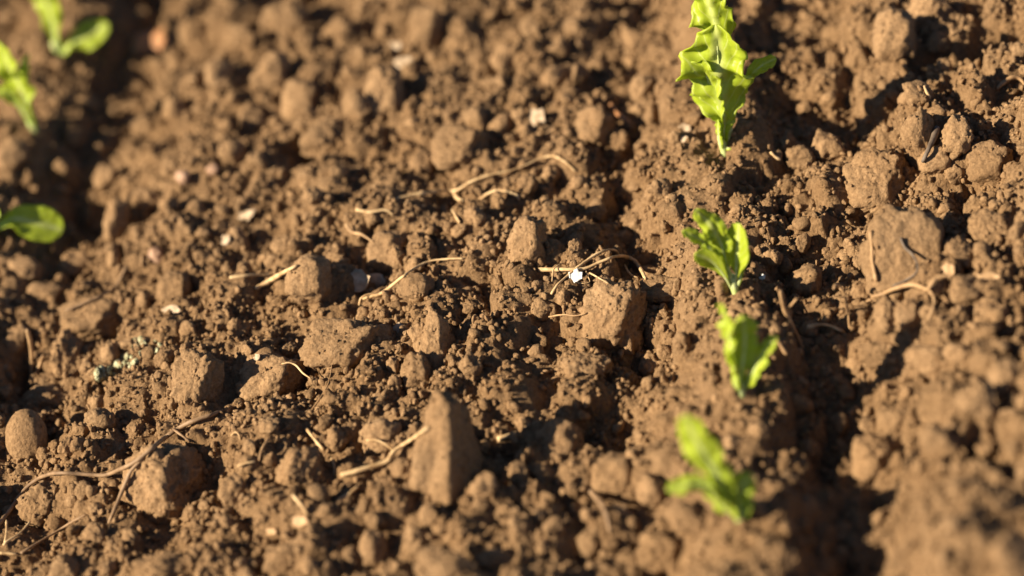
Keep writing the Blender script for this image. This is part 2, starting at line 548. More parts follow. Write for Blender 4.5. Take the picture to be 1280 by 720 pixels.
CLODS = [
    (834, 359, 60, 30, WEDGE, .5, 'flat pale plate of crusted soil at the foot of planted ridge'),
    # px, py, width, height, planes or kind, roughness, label (None = class label)
    (563, 553, 96, 122, PYRAMID, .22, 'tall pyramid-shaped soil clod with sharp vertical edge beside forked straw'),
    (207, 604, 114, 102, 'r', .75, 'big rounded rough clod touching the long brown root'),
    (1131, 306, 94, 106, SLAB, .10, 'large flat-faced upright soil slab with curved root and its painted shadow across its face'),
    (1097, 223, 80, 78, WEDGE, .55, 'large pale block of soil leaning above the flat-faced slab'),
    (768, 387, 74, 80, WEDGE, .6, 'large angular clod with dark shaded side under the arched dry stalk'),
    (780, 423, 46, 38, 'r', .5, 'rounded clod lodged under the large angular clod by arched stalk'),
    (435, 424, 100, 56, WEDGE, .6, 'broad low wedge of crusted soil in mid bed'),
    (387, 344, 54, 50, FACE, .4, 'smooth cube-like clod beside pale broken straw'),
    (550, 422, 56, 62, PYRAMID, .4, 'pointed clod with one smooth bright face and crumbly top'),
    (523, 421, 28, 38, 'r', .3, 'small smooth egg-shaped clod against the pointed clod'),
    (521, 463, 48, 52, 'r', .8, 'crumbly round clod below the pointed clod'),
    (340, 467, 76, 58, WEDGE, .5, 'slanting slab of soil with a thin curled rootlet at its edge'),
    (522, 362, 54, 44, 'r', .6, 'rounded clod under the long bent straw'),
    (487, 311, 54, 46, FACE, .5, 'lumpy clod with hollowed top between the two straws'),
    (660, 298, 46, 56, FACE, .6, 'upright clod with pale fleck on its face near arched stalk'),
    (730, 457, 68, 52, 'r', .7, 'broad rounded clod below the deep dark hollow'),
    (33, 540, 50, 60, 'o', .14, 'smooth oval clod like a potato in a dark hollow'),
    (53, 628, 62, 58, 'r', .6, 'rough clod under the arch of the long brown root'),
    (377, 582, 64, 68, 'r', .7, 'rough clod between two short straw pieces'),
    (117, 393, 80, 44, WEDGE, .4, 'wedge of soil with thin root along its upper edge'),
    (80, 442, 48, 66, 'r', .7, 'upright knobbly clod beside two upright brown root stubs'),
    (247, 470, 58, 66, WEDGE, .6, 'steep crumbly clod beside the lichen crumbs'),
    (1034, 182, 42, 46, 'r', .35, 'rounded pale clod sitting alone in the dark furrow'),
    (407, 172, 62, 62, 'r', .4, 'big rounded clod beside deep shadow hole on far bed'),
    (483, 112, 48, 64, FACE, .4, 'upright blocky clod with black hole at its foot'),
    (378, 124, 48, 54, FACE, .4, 'blocky clod beside the widest shadow hole on far bed'),
    (577, 181, 64, 50, WEDGE, .5, 'sloping clod just beyond the long thin straw'),
    (353, 22, 66, 54, 'r', .4, None), (340, 92, 52, 60, 'r', .4, None), (423, 34, 42, 30, 'r', .4, None),
    (534, 30, 44, 52, WEDGE, .4, None), (447, 130, 36, 36, 'r', .5, None), (597, 148, 32, 30, 'r', .5, None),
    (627, 154, 36, 34, 'r', .5, None), (530, 202, 36, 30, 'r', .5, None),
    (1120, 38, 52, 56, FACE, .5, 'blocky clod with dark side at the back of the rough ridge'),
    (1157, 14, 64, 44, 'r', .4, 'wide rounded clod beyond the blocky clod on the rough ridge'),
    (1073, 68, 32, 40, 'r', .4, None), (1172, 197, 42, 28, FACE, .3, 'small flat-topped clod at the foot of the grey twig'),
    (1240, 198, 54, 46, WEDGE, .6, 'jagged clod with arched underside on the rough ridge'),
    (1147, 118, 42, 38, 'r', .6, None), (1193, 214, 32, 30, 'r', .6, None), (1150, 160, 48, 56, 'r', .7, None),
    (1197, 164, 42, 46, 'r', .7, None), (1173, 50, 36, 26, 'r', .6, None), (1110, 64, 32, 32, 'r', .5, None),
    (1010, 348, 36, 36, FACE, .4, None), (1002, 303, 24, 24, 'r', .4, None), (1240, 281, 60, 44, 'r', .6, None),
    (1200, 314, 42, 42, 'r', .7, None), (1133, 391, 34, 38, 'r', .4, None), (1107, 388, 32, 48, 'r', .5, None),
    (1160, 388, 24, 22, 'r', .5, None), (1243, 398, 58, 52, 'r', .5, 'big blurred round clod on the near flank of the rough ridge'),
    (1077, 361, 26, 28, 'r', .5, None), (1077, 323, 28, 30, 'r', .5, None), (1095, 436, 48, 40, 'r', .5, None),
    (1160, 448, 58, 40, 'r', .5, None), (1205, 360, 46, 36, 'r', .6, None), (1200, 440, 40, 34, 'r', .6, None),
    (747, 83, 29, 24, 'r', .4, None), (743, 154, 44, 42, WEDGE, .4, 'slanted clod beside a curled reddish rootlet'),
    (802, 107, 29, 29, 'r', .4, None), (800, 134, 27, 21, 'r', .4, None), (787, 44, 38, 32, 'r', .5, None),
    (773, 173, 26, 26, 'r', .5, None), (650, 144, 22, 24, 'r', .5, None), (630, 70, 40, 34, 'r', .5, None),
    (700, 60, 36, 32, 'r', .5, None), (690, 96, 34, 32, 'r', .5, None),
    (220, 138, 34, 36, 'r', .4, None), (180, 158, 42, 38, 'r', .4, None), (133, 218, 32, 28, 'r', .4, None),
    (312, 150, 44, 48, 'r', .4, None), (290, 190, 36, 34, 'r', .4, None), (270, 90, 40, 36, 'r', .4, None),
    (240, 40, 46, 40, 'r', .4, None), (300, 40, 38, 34, 'r', .4, None), (10, 22, 34, 34, 'r', .4, None),
    (90, 170, 30, 30, 'r', .4, None), (15, 190, 44, 40, 'r', .4, None), (110, 130, 34, 28, 'r', .4, None),
    (220, 358, 42, 38, FACE, .4, 'small blocky clod near the thin brown root'), (297, 411, 34, 30, 'r', .6, None),
    (140, 438, 30, 28, 'r', .5, None), (145, 276, 34, 56, 'r', .4, None), (180, 250, 44, 32, 'r', .4, None),
    (240, 262, 34, 30, 'r', .5, None), (95, 330, 50, 36, 'r', .4, None), (30, 335, 44, 30, 'r', .4, None),
    (60, 365, 56, 26, 'r', .4, None), (20, 420, 36, 34, 'r', .4, None),
    (125, 521, 38, 30, 'r', .6, None), (83, 558, 27, 25, 'r', .6, None), (100, 538, 26, 20, 'r', .6, None),
    (245, 488, 32, 28, 'r', .6, None), (293, 611, 40, 42, 'r', .6, None), (117, 668, 32, 32, 'r', .6, None),
    (80, 708, 42, 36, 'r', .4, None), (205, 708, 84, 44, 'r', .5, 'wide blurred clod at the near edge of the bed'),
    (62, 496, 66, 34, 'r', .6, 'dark overhanging lump of soil above the oval clod'),
    (420, 548, 30, 34, 'r', .5, None), (503, 592, 34, 44, 'r', .6, None), (360, 692, 74, 54, 'r', .5, None),
    (467, 678, 40, 44, 'r', .6, None), (520, 671, 38, 36, 'r', .5, None), (553, 704, 84, 44, 'r', .5, None),
    (607, 604, 40, 40, 'r', .5, None), (620, 700, 60, 44, 'r', .5, None), (478, 543, 48, 42, FACE, .4, None),
    (587, 456, 32, 36, 'r', .7, None), (703, 369, 23, 24, 'r', .5, None), (680, 384, 32, 26, 'r', .6, None),
    (783, 293, 27, 22, 'r', .4, None), (690, 258, 28, 24, 'r', .5, None), (935, 378, 18, 15, 'r', .4, None),
    (745, 262, 26, 30, 'r', .5, None), (720, 300, 26, 30, 'r', .6, None),
    (700, 550, 58, 54, FACE, .4, 'twin-faced clod at the edge of the broad dark hollow'),
    (680, 592, 42, 40, 'r', .4, None), (770, 591, 58, 48, FACE, .35, 'smooth rounded block between hollow and planting ridge'),
    (720, 637, 28, 28, 'r', .4, None), (813, 608, 46, 42, 'r', .4, None), (737, 679, 38, 52, 'r', .4, None),
    (777, 638, 26, 22, 'r', .4, None), (647, 654, 24, 26, 'r', .4, None), (690, 660, 34, 34, 'r', .5, None),
    (650, 590, 30, 34, 'r', .5, None), (830, 690, 70, 54, 'r', .35, 'broad worn lump under the blurred nearest seedling'),
    (860, 645, 56, 44, 'r', .4, None),
    (1120, 524, 58, 38, 'r', .4, None), (1173, 552, 54, 46, 'r', .4, None), (1093, 572, 54, 62, 'r', .4, None),
    (1057, 694, 38, 30, 'r', .4, None), (1053, 662, 42, 32, 'r', .4, None), (1010, 560, 34, 30, 'r', .4, None),
    (1225, 500, 60, 48, 'r', .4, None), (1260, 470, 50, 46, 'r', .4, None), (1265, 690, 56, 60, 'r', .4, None),
    (985, 600, 30, 26, 'r', .4, None), (1000, 500, 42, 24, 'r', .4, None), (1050, 480, 46, 30, 'r', .5, None),
]


# the soil is scooped out a little round the larger clods, so that they stand proud of it
for (px, py, w, h, pl, rough, label) in CLODS:
    if max(w, h) < 40:
        continue
    c = pix_plane(px, py + h * .2)
    kk = px_m(c)
    rr = .5 * (w + h) * .5 * kk
    i0, i1 = np.searchsorted(fx, [c.x - 2.2 * rr, c.x + 2.2 * rr])
    j0, j1 = np.searchsorted(fy, [c.y - 2.6 * rr, c.y + 2.6 * rr])
    dd = ((XF[j0:j1, i0:i1] - c.x) / rr) ** 2 + ((YF[j0:j1, i0:i1] - c.y) / (rr * 1.2)) ** 2
    HF[j0:j1, i0:i1] -= .30 * rr * np.exp(-(dd / 1.5) ** 2)
nx, ny = len(xs), len(ys)
idx = np.arange(nx * ny).reshape(ny, nx)
quads = np.stack([idx[:-1, :-1], idx[:-1, 1:], idx[1:, 1:], idx[1:, :-1]], axis=-1).reshape(-1, 4)
ground = link_mesh('soil_ground', np.stack([X, Y, H], axis=-1).reshape(-1, 3), quads, SOIL)
ground['kind'] = 'structure'
ground['label'] = 'dry brown tilled soil of the seedling bed'


SHORT = {c[6]: v for c in CLODS if c[6] for k, v in [
    ('tall pyramid', 'the tall pyramid clod'),
    ('big rounded rough clod', 'the big rough clod touching the long root'),
    ('large flat-faced', 'the upright flat-faced slab'),
    ('large pale block', 'the pale block leaning above the slab'),
    ('large angular clod', 'the large clod under the arched stalk'),
    ('broad low wedge', 'the broad low wedge in mid bed'),
    ('smooth cube', 'the smooth cube-like clod'),
    ('pointed clod', 'the pointed clod with crumbly top'),
    ('slanting slab', 'the slanting slab with curled rootlet'),
    ('rounded clod under the long', 'the rounded clod under the bent straw'),
    ('lumpy clod', 'the lumpy clod with hollowed top'),
    ('upright clod with pale', 'the upright clod with pale fleck'),
    ('broad rounded clod below', 'the broad clod below the dark hollow'),
    ('smooth oval', 'the smooth oval clod'),
    ('rough clod under the arch', 'the rough clod under the root arch'),
    ('rough clod between two', 'the rough clod between straw pieces'),
    ('wedge of soil', 'the soil wedge edged by a root'),
    ('upright knobbly', 'the upright knobbly clod'),
    ('steep crumbly', 'the steep clod beside the lichen'),
    ('rounded pale clod', 'the pale clod alone in the furrow'),
    ('big rounded clod beside', 'the big round clod by the shadow hole'),
    ('upright blocky', 'the upright block with black hole at foot'),
    ('sloping clod just', 'the sloping clod beyond the thin straw'),
    ('blocky clod with dark side', 'the blocky clod behind the rough ridge'),
    ('small flat-topped', 'the foot of the grey twig'),
    ('jagged clod', 'the jagged clod with arched underside'),
    ('big blurred round', 'the big blurred clod flanking the ridge'),
    ('slanted clod', 'the curled reddish rootlet'),
    ('small blocky clod near', 'the small blocky clod by thin root'),
    ('wide blurred clod', 'the wide blurred clod at bed edge'),
    ('twin-faced', 'the twin-faced clod by the hollow'),
    ('smooth rounded block', 'the smooth rounded block by the ridge'),
    ('broad worn lump', 'the worn lump under the blurred seedling'),
    ('dark overhanging', 'the dark overhanging lump'),
] if c[6].startswith(k)}


def zone(p):
    u, w = uw(p[0], p[1])
    if u < -.385:
        return 0
    if u < -.085:
        return 1 if w > -0.02 else 2
    if u < .018:
        return 3
    if u < .085:
        return 4
    return 5


ZTXT = ['in the shaded furrow by the pair of blurred seedlings', 'on the far half of the bed between seedling rows',
        'on the near half of the bed between seedling rows', 'on the flank of the planted ridge', 'in the dark furrow beside the planted ridge',
        'on the rough ridge across the dark furrow']
ZGRP = ['furrow clods', 'far bed clods', 'near bed clods', 'planted ridge clods', 'dark furrow clods', 'rough ridge clods']
CLING = []                             # points on clods that carry crumbs
placed = []                            # x, y, radius of each footprint


SIZES = ['small', 'middling', 'larger']
PLAIN, MARKS = [], []                  # clods still to be labelled; landmarks they are named after


def class_tag(o, p, big):
    PLAIN.append((o, Vector(p), big))


def kind_is_lump(pl):
    return isinstance(pl, str)


for ci, (px, py, w, h, pl, rough, label) in enumerate(CLODS):
    p0 = on_ground(px, py)
    k = px_m(p0)
    rw, rh = w * k * .5, h * k * .5
    p = on_ground(px, py + h * .10, lift=(0.30 if kind_is_lump(pl) else .48) * rh)
    sub = 5 if max(w, h) >= 60 else 4
    kind = None if isinstance(pl, str) else pl
    v, f = clod_shape(sub, 1000 + ci * 7, rough, kind, 3.2 if pl == 'o' else 9.0 if kind is None else 13.0)
    if pl == 'o':
        v = v / np.linalg.norm(v, axis=1)[:, None] * (.8 + .2 * np.linalg.norm(v, axis=1)[:, None])
    if kind is None:                   # random lump: fill the seen size
        v = v / np.abs(v).max(axis=0)
    rd = min(rw, rh) * .55 + max(rw, rh) * .30
    local = v * np.array([rw * 1.05, rh * 1.18, rd])
    wv = local @ CAMF
    o = link_mesh('soil_clod', wv, f, CLOD, loc=p)
    placed.append((p.x, p.y, .42 * (rw + rh)))
    if max(w, h) >= 26:
        nc = int(rough * w * h / 60)
        pickv = rng.integers(0, len(wv), nc * 3)
        ww = wv[pickv] * .99
        ww = ww[(ww[:, 2] > -.2 * rh)][:nc]
        CLING.append(ww + np.array(p))
    if label:
        tag(o, label, 'soil clod')
        if label in SHORT:
            MARKS.append((SHORT[label], Vector(p)))
    else:
        class_tag(o, p, 2 if w * h > 1500 else 1)

# further clods, made from a pool of shapes, filling the bed where the named ones leave room
pool = []
for q in range(16):
    v, f = clod_shape(4, 5000 + q * 13, .8, None, 14.0, 9)
    v = v * np.array([1.0, rng.uniform(.7, 1), rng.uniform(.6, .9)])
    me = bpy.data.meshes.new('small_clod_shape')
    me.from_pydata([tuple(map(float, x)) for x in v], [], [tuple(map(int, x)) for x in f])
    me.polygons.foreach_set('use_smooth', np.ones(len(me.polygons), dtype=bool))
    me.materials.append(CLOD)
    me.update()
    pool.append(me)


def free(x, y, r, slack=.9):
    a = np.array(placed)
    return bool(np.all((a[:, 0] - x) ** 2 + (a[:, 1] - y) ** 2 > (slack * (a[:, 2] + r)) ** 2))


count, tries = len(CLODS), 0
while count < 298 and tries < 9000:
    tries += 1
    px, py = rng.uniform(-10, 1290), rng.uniform(-10, 730)
    p = on_ground(px, py)
    u, w = uw(p.x, p.y)
    if -.05 < u < .008 and rng.random() < .8:
        continue
    wpx = 15 + 17 * rng.random() ** 1.6
    r = wpx * px_m(p) * .5
    if not free(p.x, p.y, r):
        continue
    placed.append((p.x, p.y, r * .9))
    o = bpy.data.objects.new('soil_clod', pool[count % len(pool)])
    COL.objects.link(o)
    o.location = (p.x, p.y, float(hsample(p.x, p.y)) + .28 * r)
    o.scale = (r, r, r)
    o.rotation_euler = tuple(rng.uniform(0, 6.28, 3))
    class_tag(o, p, 0)
    count += 1

# ------------------------------------------------------------------ surface the small things lie on
KEEP_CLEAR = []                        # x, y, radius that crumbs leave free
bpy.context.view_layer.update()
DG = bpy.context.evaluated_depsgraph_get()


def cast(px, py):
    d = pix_dir(px, py)
    L0 = d.length
    ok, loc, nrm, *_ = scene.ray_cast(DG, CAM, d / L0)
    if not ok:
        loc, nrm = pix_plane(px, py), Vector((0, 0, 1))
    return loc, nrm, (loc - CAM).length


def spline(pts, n):
    P = np.array(pts, float)
    m = len(P)
    if m == 2:
        t = np.linspace(0, 1, n)[:, None]
        return P[0] * (1 - t) + P[1] * t
    Q = np.vstack([2 * P[0] - P[1], P, 2 * P[-1] - P[-2]])
    out = []
    for t in np.linspace(0, m - 1, n):
        i = min(int(t), m - 2)
        a = t - i
        p0, p1, p2, p3 = Q[i], Q[i + 1], Q[i + 2], Q[i + 3]
        out.append(.5 * (2 * p1 + (p2 - p0) * a + (2 * p0 - 5 * p1 + 4 * p2 - p3) * a * a + (3 * p1 - p0 - 3 * p2 + p3) * a ** 3))
    return np.array(out)


def tube(P, R, sides=8):
    P = np.asarray(P, float)
    n = len(P)
    T = np.gradient(P, axis=0)
    T /= np.linalg.norm(T, axis=1)[:, None] + 1e-12
    ref = np.array([0.13, 0.31, 0.94])
    V, F = [], []
    for i in range(n):
        a = np.cross(T[i], ref)
        a /= np.linalg.norm(a) + 1e-12
        b = np.cross(T[i], a)
        for q in range(sides):
            an = 2 * math.pi * q / sides
            V.append(P[i] + R[i] * (math.cos(an) * a + math.sin(an) * b))
    for i in range(n - 1):
        for q in range(sides):
            F.append((i * sides + q, i * sides + (q + 1) % sides, (i + 1) * sides + (q + 1) % sides, (i + 1) * sides + q))
    F.append(tuple(range(sides - 1, -1, -1)))
    F.append(tuple((n - 1) * sides + q for q in range(sides)))
    return V, F


def lie_path(pix, wpx, seed, lift=0.0):
    """Pixel polyline laid over the soil: each point keeps its ray, the depth follows the nearest bumps."""
    g = np.random.default_rng(seed)
    ln = sum(math.dist(pix[i], pix[i + 1]) for i in range(len(pix) - 1))
    n = max(10, int(ln / 3))
    S = spline(pix, n)
    S[1:-1] += np.cumsum(g.normal(0, .22, (n - 2, 2)), axis=0) * .5
    D = np.array([cast(*q)[2] for q in S])
    kk = np.array([min(D[max(0, i - 3):i + 4]) for i in range(n)])
    k2 = np.convolve(np.pad(kk, 4, mode='edge'), np.ones(9) / 9, 'valid')
    k2 = np.minimum(k2, D)
    px2m = np.mean(D) / FPX
    r = wpx * px2m * .5
    arch = np.sin(np.linspace(0, math.pi, n)) * lift
    if lift < 0:                       # a standing piece: rooted at its last point, the first point held up off the soil
        arch = np.zeros(n)
        k2 = np.minimum(k2, D[-1] + 2 * lift * np.linspace(1, 0, n))
    P = []
    for i in range(n):
        d = pix_dir(*S[i]).normalized()
        P.append(np.array(CAM + d * (k2[i] - r * .75 - arch[i])))
    R = r * (1 + .18 * np.sin(np.linspace(0, 6 + seed % 5, n) + seed)) * np.linspace(1.05, .82, n) * g.uniform(.93, 1.07, n)
    R[0] *= .8
    R[-1] *= .6
    return P, R


# each entry: material, name, category, label, then pixel paths (first the main stem, then branches) with width and lift
FIB = [
    (STRAW, 'dry_stalk', 'stalk', 'arched pale dry stalk looping over the large angular clod',
     [([(673, 337), (700, 337), (730, 336), (752, 327), (773, 320), (790, 324), (800, 335), (807, 349)], 5.0, .006),
      ([(689, 368), (697, 356), (707, 347), (718, 337), (730, 328), (750, 315), (768, 312), (775, 319)], 3.6, .005),
      ([(781, 331), (785, 339), (791, 345), (799, 347)], 2.2, .003), ([(690, 352), (692, 337), (702, 329), (709, 332)], 1.5, .003),
      ([(731, 330), (733, 342), (737, 352), (728, 354), (720, 353)], 1.5, .002), ([(737, 341), (750, 348), (762, 355)], 2.0, .001)]),
    (STRAW, 'straw', 'straw', 'long thin pale straw bent over the far bed with a ragged knot',
     [([(494, 249), (520, 243), (556, 239), (572, 238), (588, 228), (612, 219), (645, 212), (675, 199), (692, 195), (706, 201), (721, 214)], 3.4, .004),
      ([(600, 250), (610, 242), (625, 238), (645, 244), (649, 250)], 4.0, .004), ([(566, 238), (572, 248), (580, 252)], 5, .001)]),
    (STRAW, 'straw', 'straw', 'long bent straw running from the pale curled husk',
     [([(453, 374), (465, 370), (478, 367), (503, 347), (520, 335), (537, 327), (560, 324), (580, 323)], 3.6, .004),
      ([(449, 382), (452, 372), (464, 367), (476, 371)], 2.6, .003)]),
    (STRAW, 'straw', 'straw', 'pale broken straw beside the smooth cube-like clod',
     [([(319, 361), (335, 352), (352, 342), (372, 331)], 6.0, .001), ([(287, 347), (310, 344), (340, 343)], 4.5, .001)]),
    (BROWN, 'root', 'root', 'long dusty brown root arching over clods at the near bed edge',
     [([(-6, 662), (10, 640), (35, 607), (62, 592), (95, 591), (130, 593), (152, 585), (170, 575), (188, 560), (205, 546), (222, 534), (240, 525), (262, 517), (277, 512)], 6.0, .004),
      ([(136, 654), (142, 640), (150, 620), (157, 604), (163, 590), (172, 580), (181, 573)], 5.0, .002),
      ([(216, 536), (228, 545), (238, 553)], 3.0, .001)]),
    (BROWN, 'root', 'root', 'thin dark straight root near the pale two-pronged rootlet',
     [([(26, 692), (45, 680), (73, 663), (90, 652), (108, 643)], 4.0, .001)]),
    (STRAW, 'rootlet', 'root', 'pale two-pronged rootlet at the near bed edge',
     [([(4, 682), (10, 676), (24, 667), (38, 651)], 3.2, .002), ([(6, 680), (8, 664), (8, 650)], 3.0, .002), ([(0, 691), (12, 692), (22, 693)], 3.5, 0)]),
    (STRAW, 'straw', 'straw', 'thick forked pale straw leaning on the tall pyramid-shaped clod',
     [([(426, 594), (455, 586), (483, 577), (493, 564), (512, 551), (538, 533)], 6.2, .004), ([(458, 550), (470, 550), (481, 555), (492, 564)], 3.2, .003)]),
    (STRAW, 'straw', 'straw', 'short straw piece just below the thick forked straw',
     [([(420, 627), (434, 619), (448, 608)], 5.6, .001)]),
    (STRAW, 'straw', 'straw', 'stubby straw piece pointing at a pale triangular flake', [([(366, 619), (376, 631), (385, 643)], 5.0, .002)]),
    (STRAW, 'straw', 'straw', 'slender straw piece pointing down toward the rough clod by pyramid clod',
     [([(383, 536), (393, 549), (405, 563)], 4.4, .002), ([(414, 573), (418, 582), (418, 594)], 3.2, .001)]),
    (STRAW, 'straw', 'straw', 'short thick straw just behind the shaded side of the pyramid clod', [([(622, 549), (634, 545), (648, 540)], 7.0, .001)]),
    (TAN, 'rootlet', 'root', 'hair-thin upright rootlet above the slender straw pieces', [([(388, 515), (398, 500), (409, 482), (415, 455)], 2.0, .003)]),
    (STRAW, 'rootlet', 'root', 'thin curled pale rootlet on the slanting slab of soil', [([(352, 455), (362, 453), (370, 457), (378, 466), (388, 473)], 2.4, .003)]),
    (RUST, 'rootlet', 'root', 'thick curled reddish rootlet hanging in shadow beside slanted clod', [([(763, 130), (769, 139), (777, 147), (791, 156)], 6.0, .003)]),
    (TAN, 'stick', 'stick', 'straight upright tan stick propped against the flat-faced slab', [([(1088, 288), (1090, 308), (1091, 328), (1096, 352)], 5.0, 0)]),
    (GREY, 'root', 'root', 'curved root with its shadow painted in dark across the face of the flat-faced slab',  # root coloured dark to stand for the shadow along it on the slab
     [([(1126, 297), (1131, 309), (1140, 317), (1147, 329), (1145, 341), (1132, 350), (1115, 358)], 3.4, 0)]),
    (TAN, 'root', 'root', 'pale forked root at the foot of the flat-faced slab',
     [([(1090, 371), (1104, 368), (1118, 362), (1137, 357), (1152, 359), (1161, 362), (1168, 352), (1176, 346), (1194, 345)], 5.0, .003),
      ([(1161, 362), (1167, 372), (1166, 386), (1160, 402)], 3.6, .001)]),
    (TAN, 'stick', 'stick', 'longer upright tan stick with side twig in the dark furrow',
     [([(975, 363), (979, 380), (987, 402), (995, 418), (1004, 436)], 6.0, -.026), ([(996, 373), (990, 380), (985, 387), (990, 406), (996, 420), (1004, 436)], 3.4, -.025)]),
    (TAN, 'stick', 'stick', 'short tan stick beside the longer one with side twig', [([(964, 411), (972, 425), (984, 444)], 5.0, -.014)]),
    (STRAW, 'straw', 'straw', 'curved pale straw lying flat in the dark furrow', [([(1009, 409), (1022, 406), (1036, 407), (1056, 416)], 5.0, .003)]),
    (TAN, 'rootlet', 'root', 'hooked thin rootlet standing in the dark furrow', [([(1042, 361), (1046, 356), (1052, 360), (1057, 372), (1060, 388), (1063, 414)], 3.4, -.020)]),
    (TAN, 'root_stub', 'root', 'taller upright brown root stub beside the upright knobbly clod', [([(34, 412), (38, 428), (40, 448), (38, 480)], 5.0, -.022)]),
    (TAN, 'root_stub', 'root', 'shorter leaning brown root stub beside the taller one', [([(54, 444), (49, 458), (42, 474)], 4.0, -.012)]),
    (BROWN, 'root', 'root', 'thin brown root along the edge of the soil wedge', [([(82, 388), (100, 381), (117, 373), (132, 366), (143, 360), (150, 348), (158, 332)], 3.6, .002)]),
    (TAN, 'rootlet', 'root', 'faint upright rootlet beside the pinkish stone', [([(180, 300), (178, 316), (177, 334)], 2.6, .001)]),
    (GREY, 'twig', 'twig', 'grey twig standing slanted on the rough ridge', [([(1172, 159), (1166, 174), (1161, 185), (1153, 203)], 7.5, .004)]),
    (TAN, 'root', 'root', 'arched tan root out of the deep shade on the rough ridge', [([(1246, 111), (1256, 102), (1267, 96), (1276, 99), (1284, 110)], 5.5, .003)]),
    (STRAW, 'straw', 'straw', 'tiny pale straw bit on the crumbly clod behind the grey twig', [([(1155, 107), (1158, 114), (1163, 123)], 3.4, .001)]),
    (STRAW, 'straw', 'straw', 'tiny bright straw bit at the shaded furrow edge below the tallest seedling', [([(963, 190), (969, 196), (976, 200)], 4.0, .001)]),
    (TAN, 'rootlet', 'root', 'hair-thin rootlet bridging the deep dark hollow below arched stalk', [([(686, 396), (705, 393), (720, 394), (734, 391)], 2.0, .003)]),
    (STRAW, 'straw', 'straw', 'small straw bit on the near bed right of the big rounded rough clod'.replace(' right of', ' beyond'), [([(297, 583), (307, 579), (319, 577)], 4.0, .001)]),
    (BROWN, 'root', 'root', 'curved blurred brown root below the smooth rounded block', [([(736, 612), (748, 626), (757, 642), (763, 668)], 6.5, .003)]),
    (TAN, 'rootlet', 'root', 'small orange-tan curl among crumbs near the slender straw pieces', [([(324, 576), (326, 564), (333, 551), (338, 548)], 3.0, .002)]),
    (STRAW, 'rootlet', 'root', 'fine white curl of root on crumbs above the big rounded rough clod', [([(289, 545), (294, 540), (299, 543), (301, 550)], 2.6, .002)]),
    (TAN, 'rootlet', 'root', 'tiny upright fibre on crumbs between oval clod and long root', [([(109, 506), (112, 512)], 2.2, .0)]),
    (STRAW, 'straw', 'straw', 'pale straw sliver half buried near the blurred bed middle', [([(445, 262), (462, 265), (482, 262), (492, 270)], 4.0, .002)]),
    (TAN, 'rootlet', 'root', 'blurred tan rootlet over the far clods beside the long thin straw', [([(432, 280), (440, 290), (452, 293), (466, 302)], 4.0, .002)]),
    (STRAW, 'straw', 'straw', 'pale upright straw sliver on the far side of the bent straw', [([(565, 262), (570, 270), (575, 279)], 3.5, .001)]),
]
FSHORT = {c[3]: v for c in FIB for k, v in [
    ('tiny pale straw bit', 'the tiny straw bit behind the grey twig'),
    ('long thin pale straw', 'the long thin straw with ragged knot'),
    ('pale broken straw', 'the pale broken straw'),
    ('long dusty brown', 'the long dusty root'),
    ('pale two-pronged', 'the pale two-pronged rootlet'),
    ('longer upright tan', 'the longer upright tan stick'),
    ('curved pale straw', 'the curved straw in the furrow'),
    ('hooked thin', 'the hooked rootlet in the furrow'),
    ('pale forked root', 'the pale forked root by the slab'),
    ('taller upright', 'the taller root stub'),
    ('arched tan', 'the arched root in deep shade'),
    ('curved blurred', 'the curved blurred root'),
    ('small orange', 'the orange-tan curl'),
    ('short thick straw', 'the short thick straw behind the pyramid'),
    ('pale straw sliver', 'the straw sliver in the blurred bed'),
    ('tiny bright straw', 'the bright straw bit at the furrow edge'),
    ('grey twig', 'the grey twig'),
] if c[3].startswith(k)}
for si, (mat, name, cat, label, paths) in enumerate(FIB):
    base = None
    root = None
    for bi, (pix, wp, lf) in enumerate(paths):
        P, R = lie_path(pix, wp, 40 + si * 5 + bi, lf * .5)
        if root is None:
            low = min(P, key=lambda q: q[2])
            root = empty(name, Vector(low)) if len(paths) > 1 else None
            org = Vector(low)
        KEEP_CLEAR.extend((q[0], q[1], r_) for q, r_ in zip(P, R))
        V, F = tube(np.array(P) - np.array(org), R)
        nm = ('stem' if bi == 0 else 'branch') if root else name
        o = link_mesh(nm, V, F, mat, root, True, None if root else org)
        if root is None:
            tag(o, label, cat)
    if root:
        tag(root, label, cat)
    if label in FSHORT:
        MARKS.append((FSHORT[label], Vector(P[len(P) // 2]) if len(paths) == 1 else org))

# ------------------------------------------------------------------ flakes, husks, stones, lichen


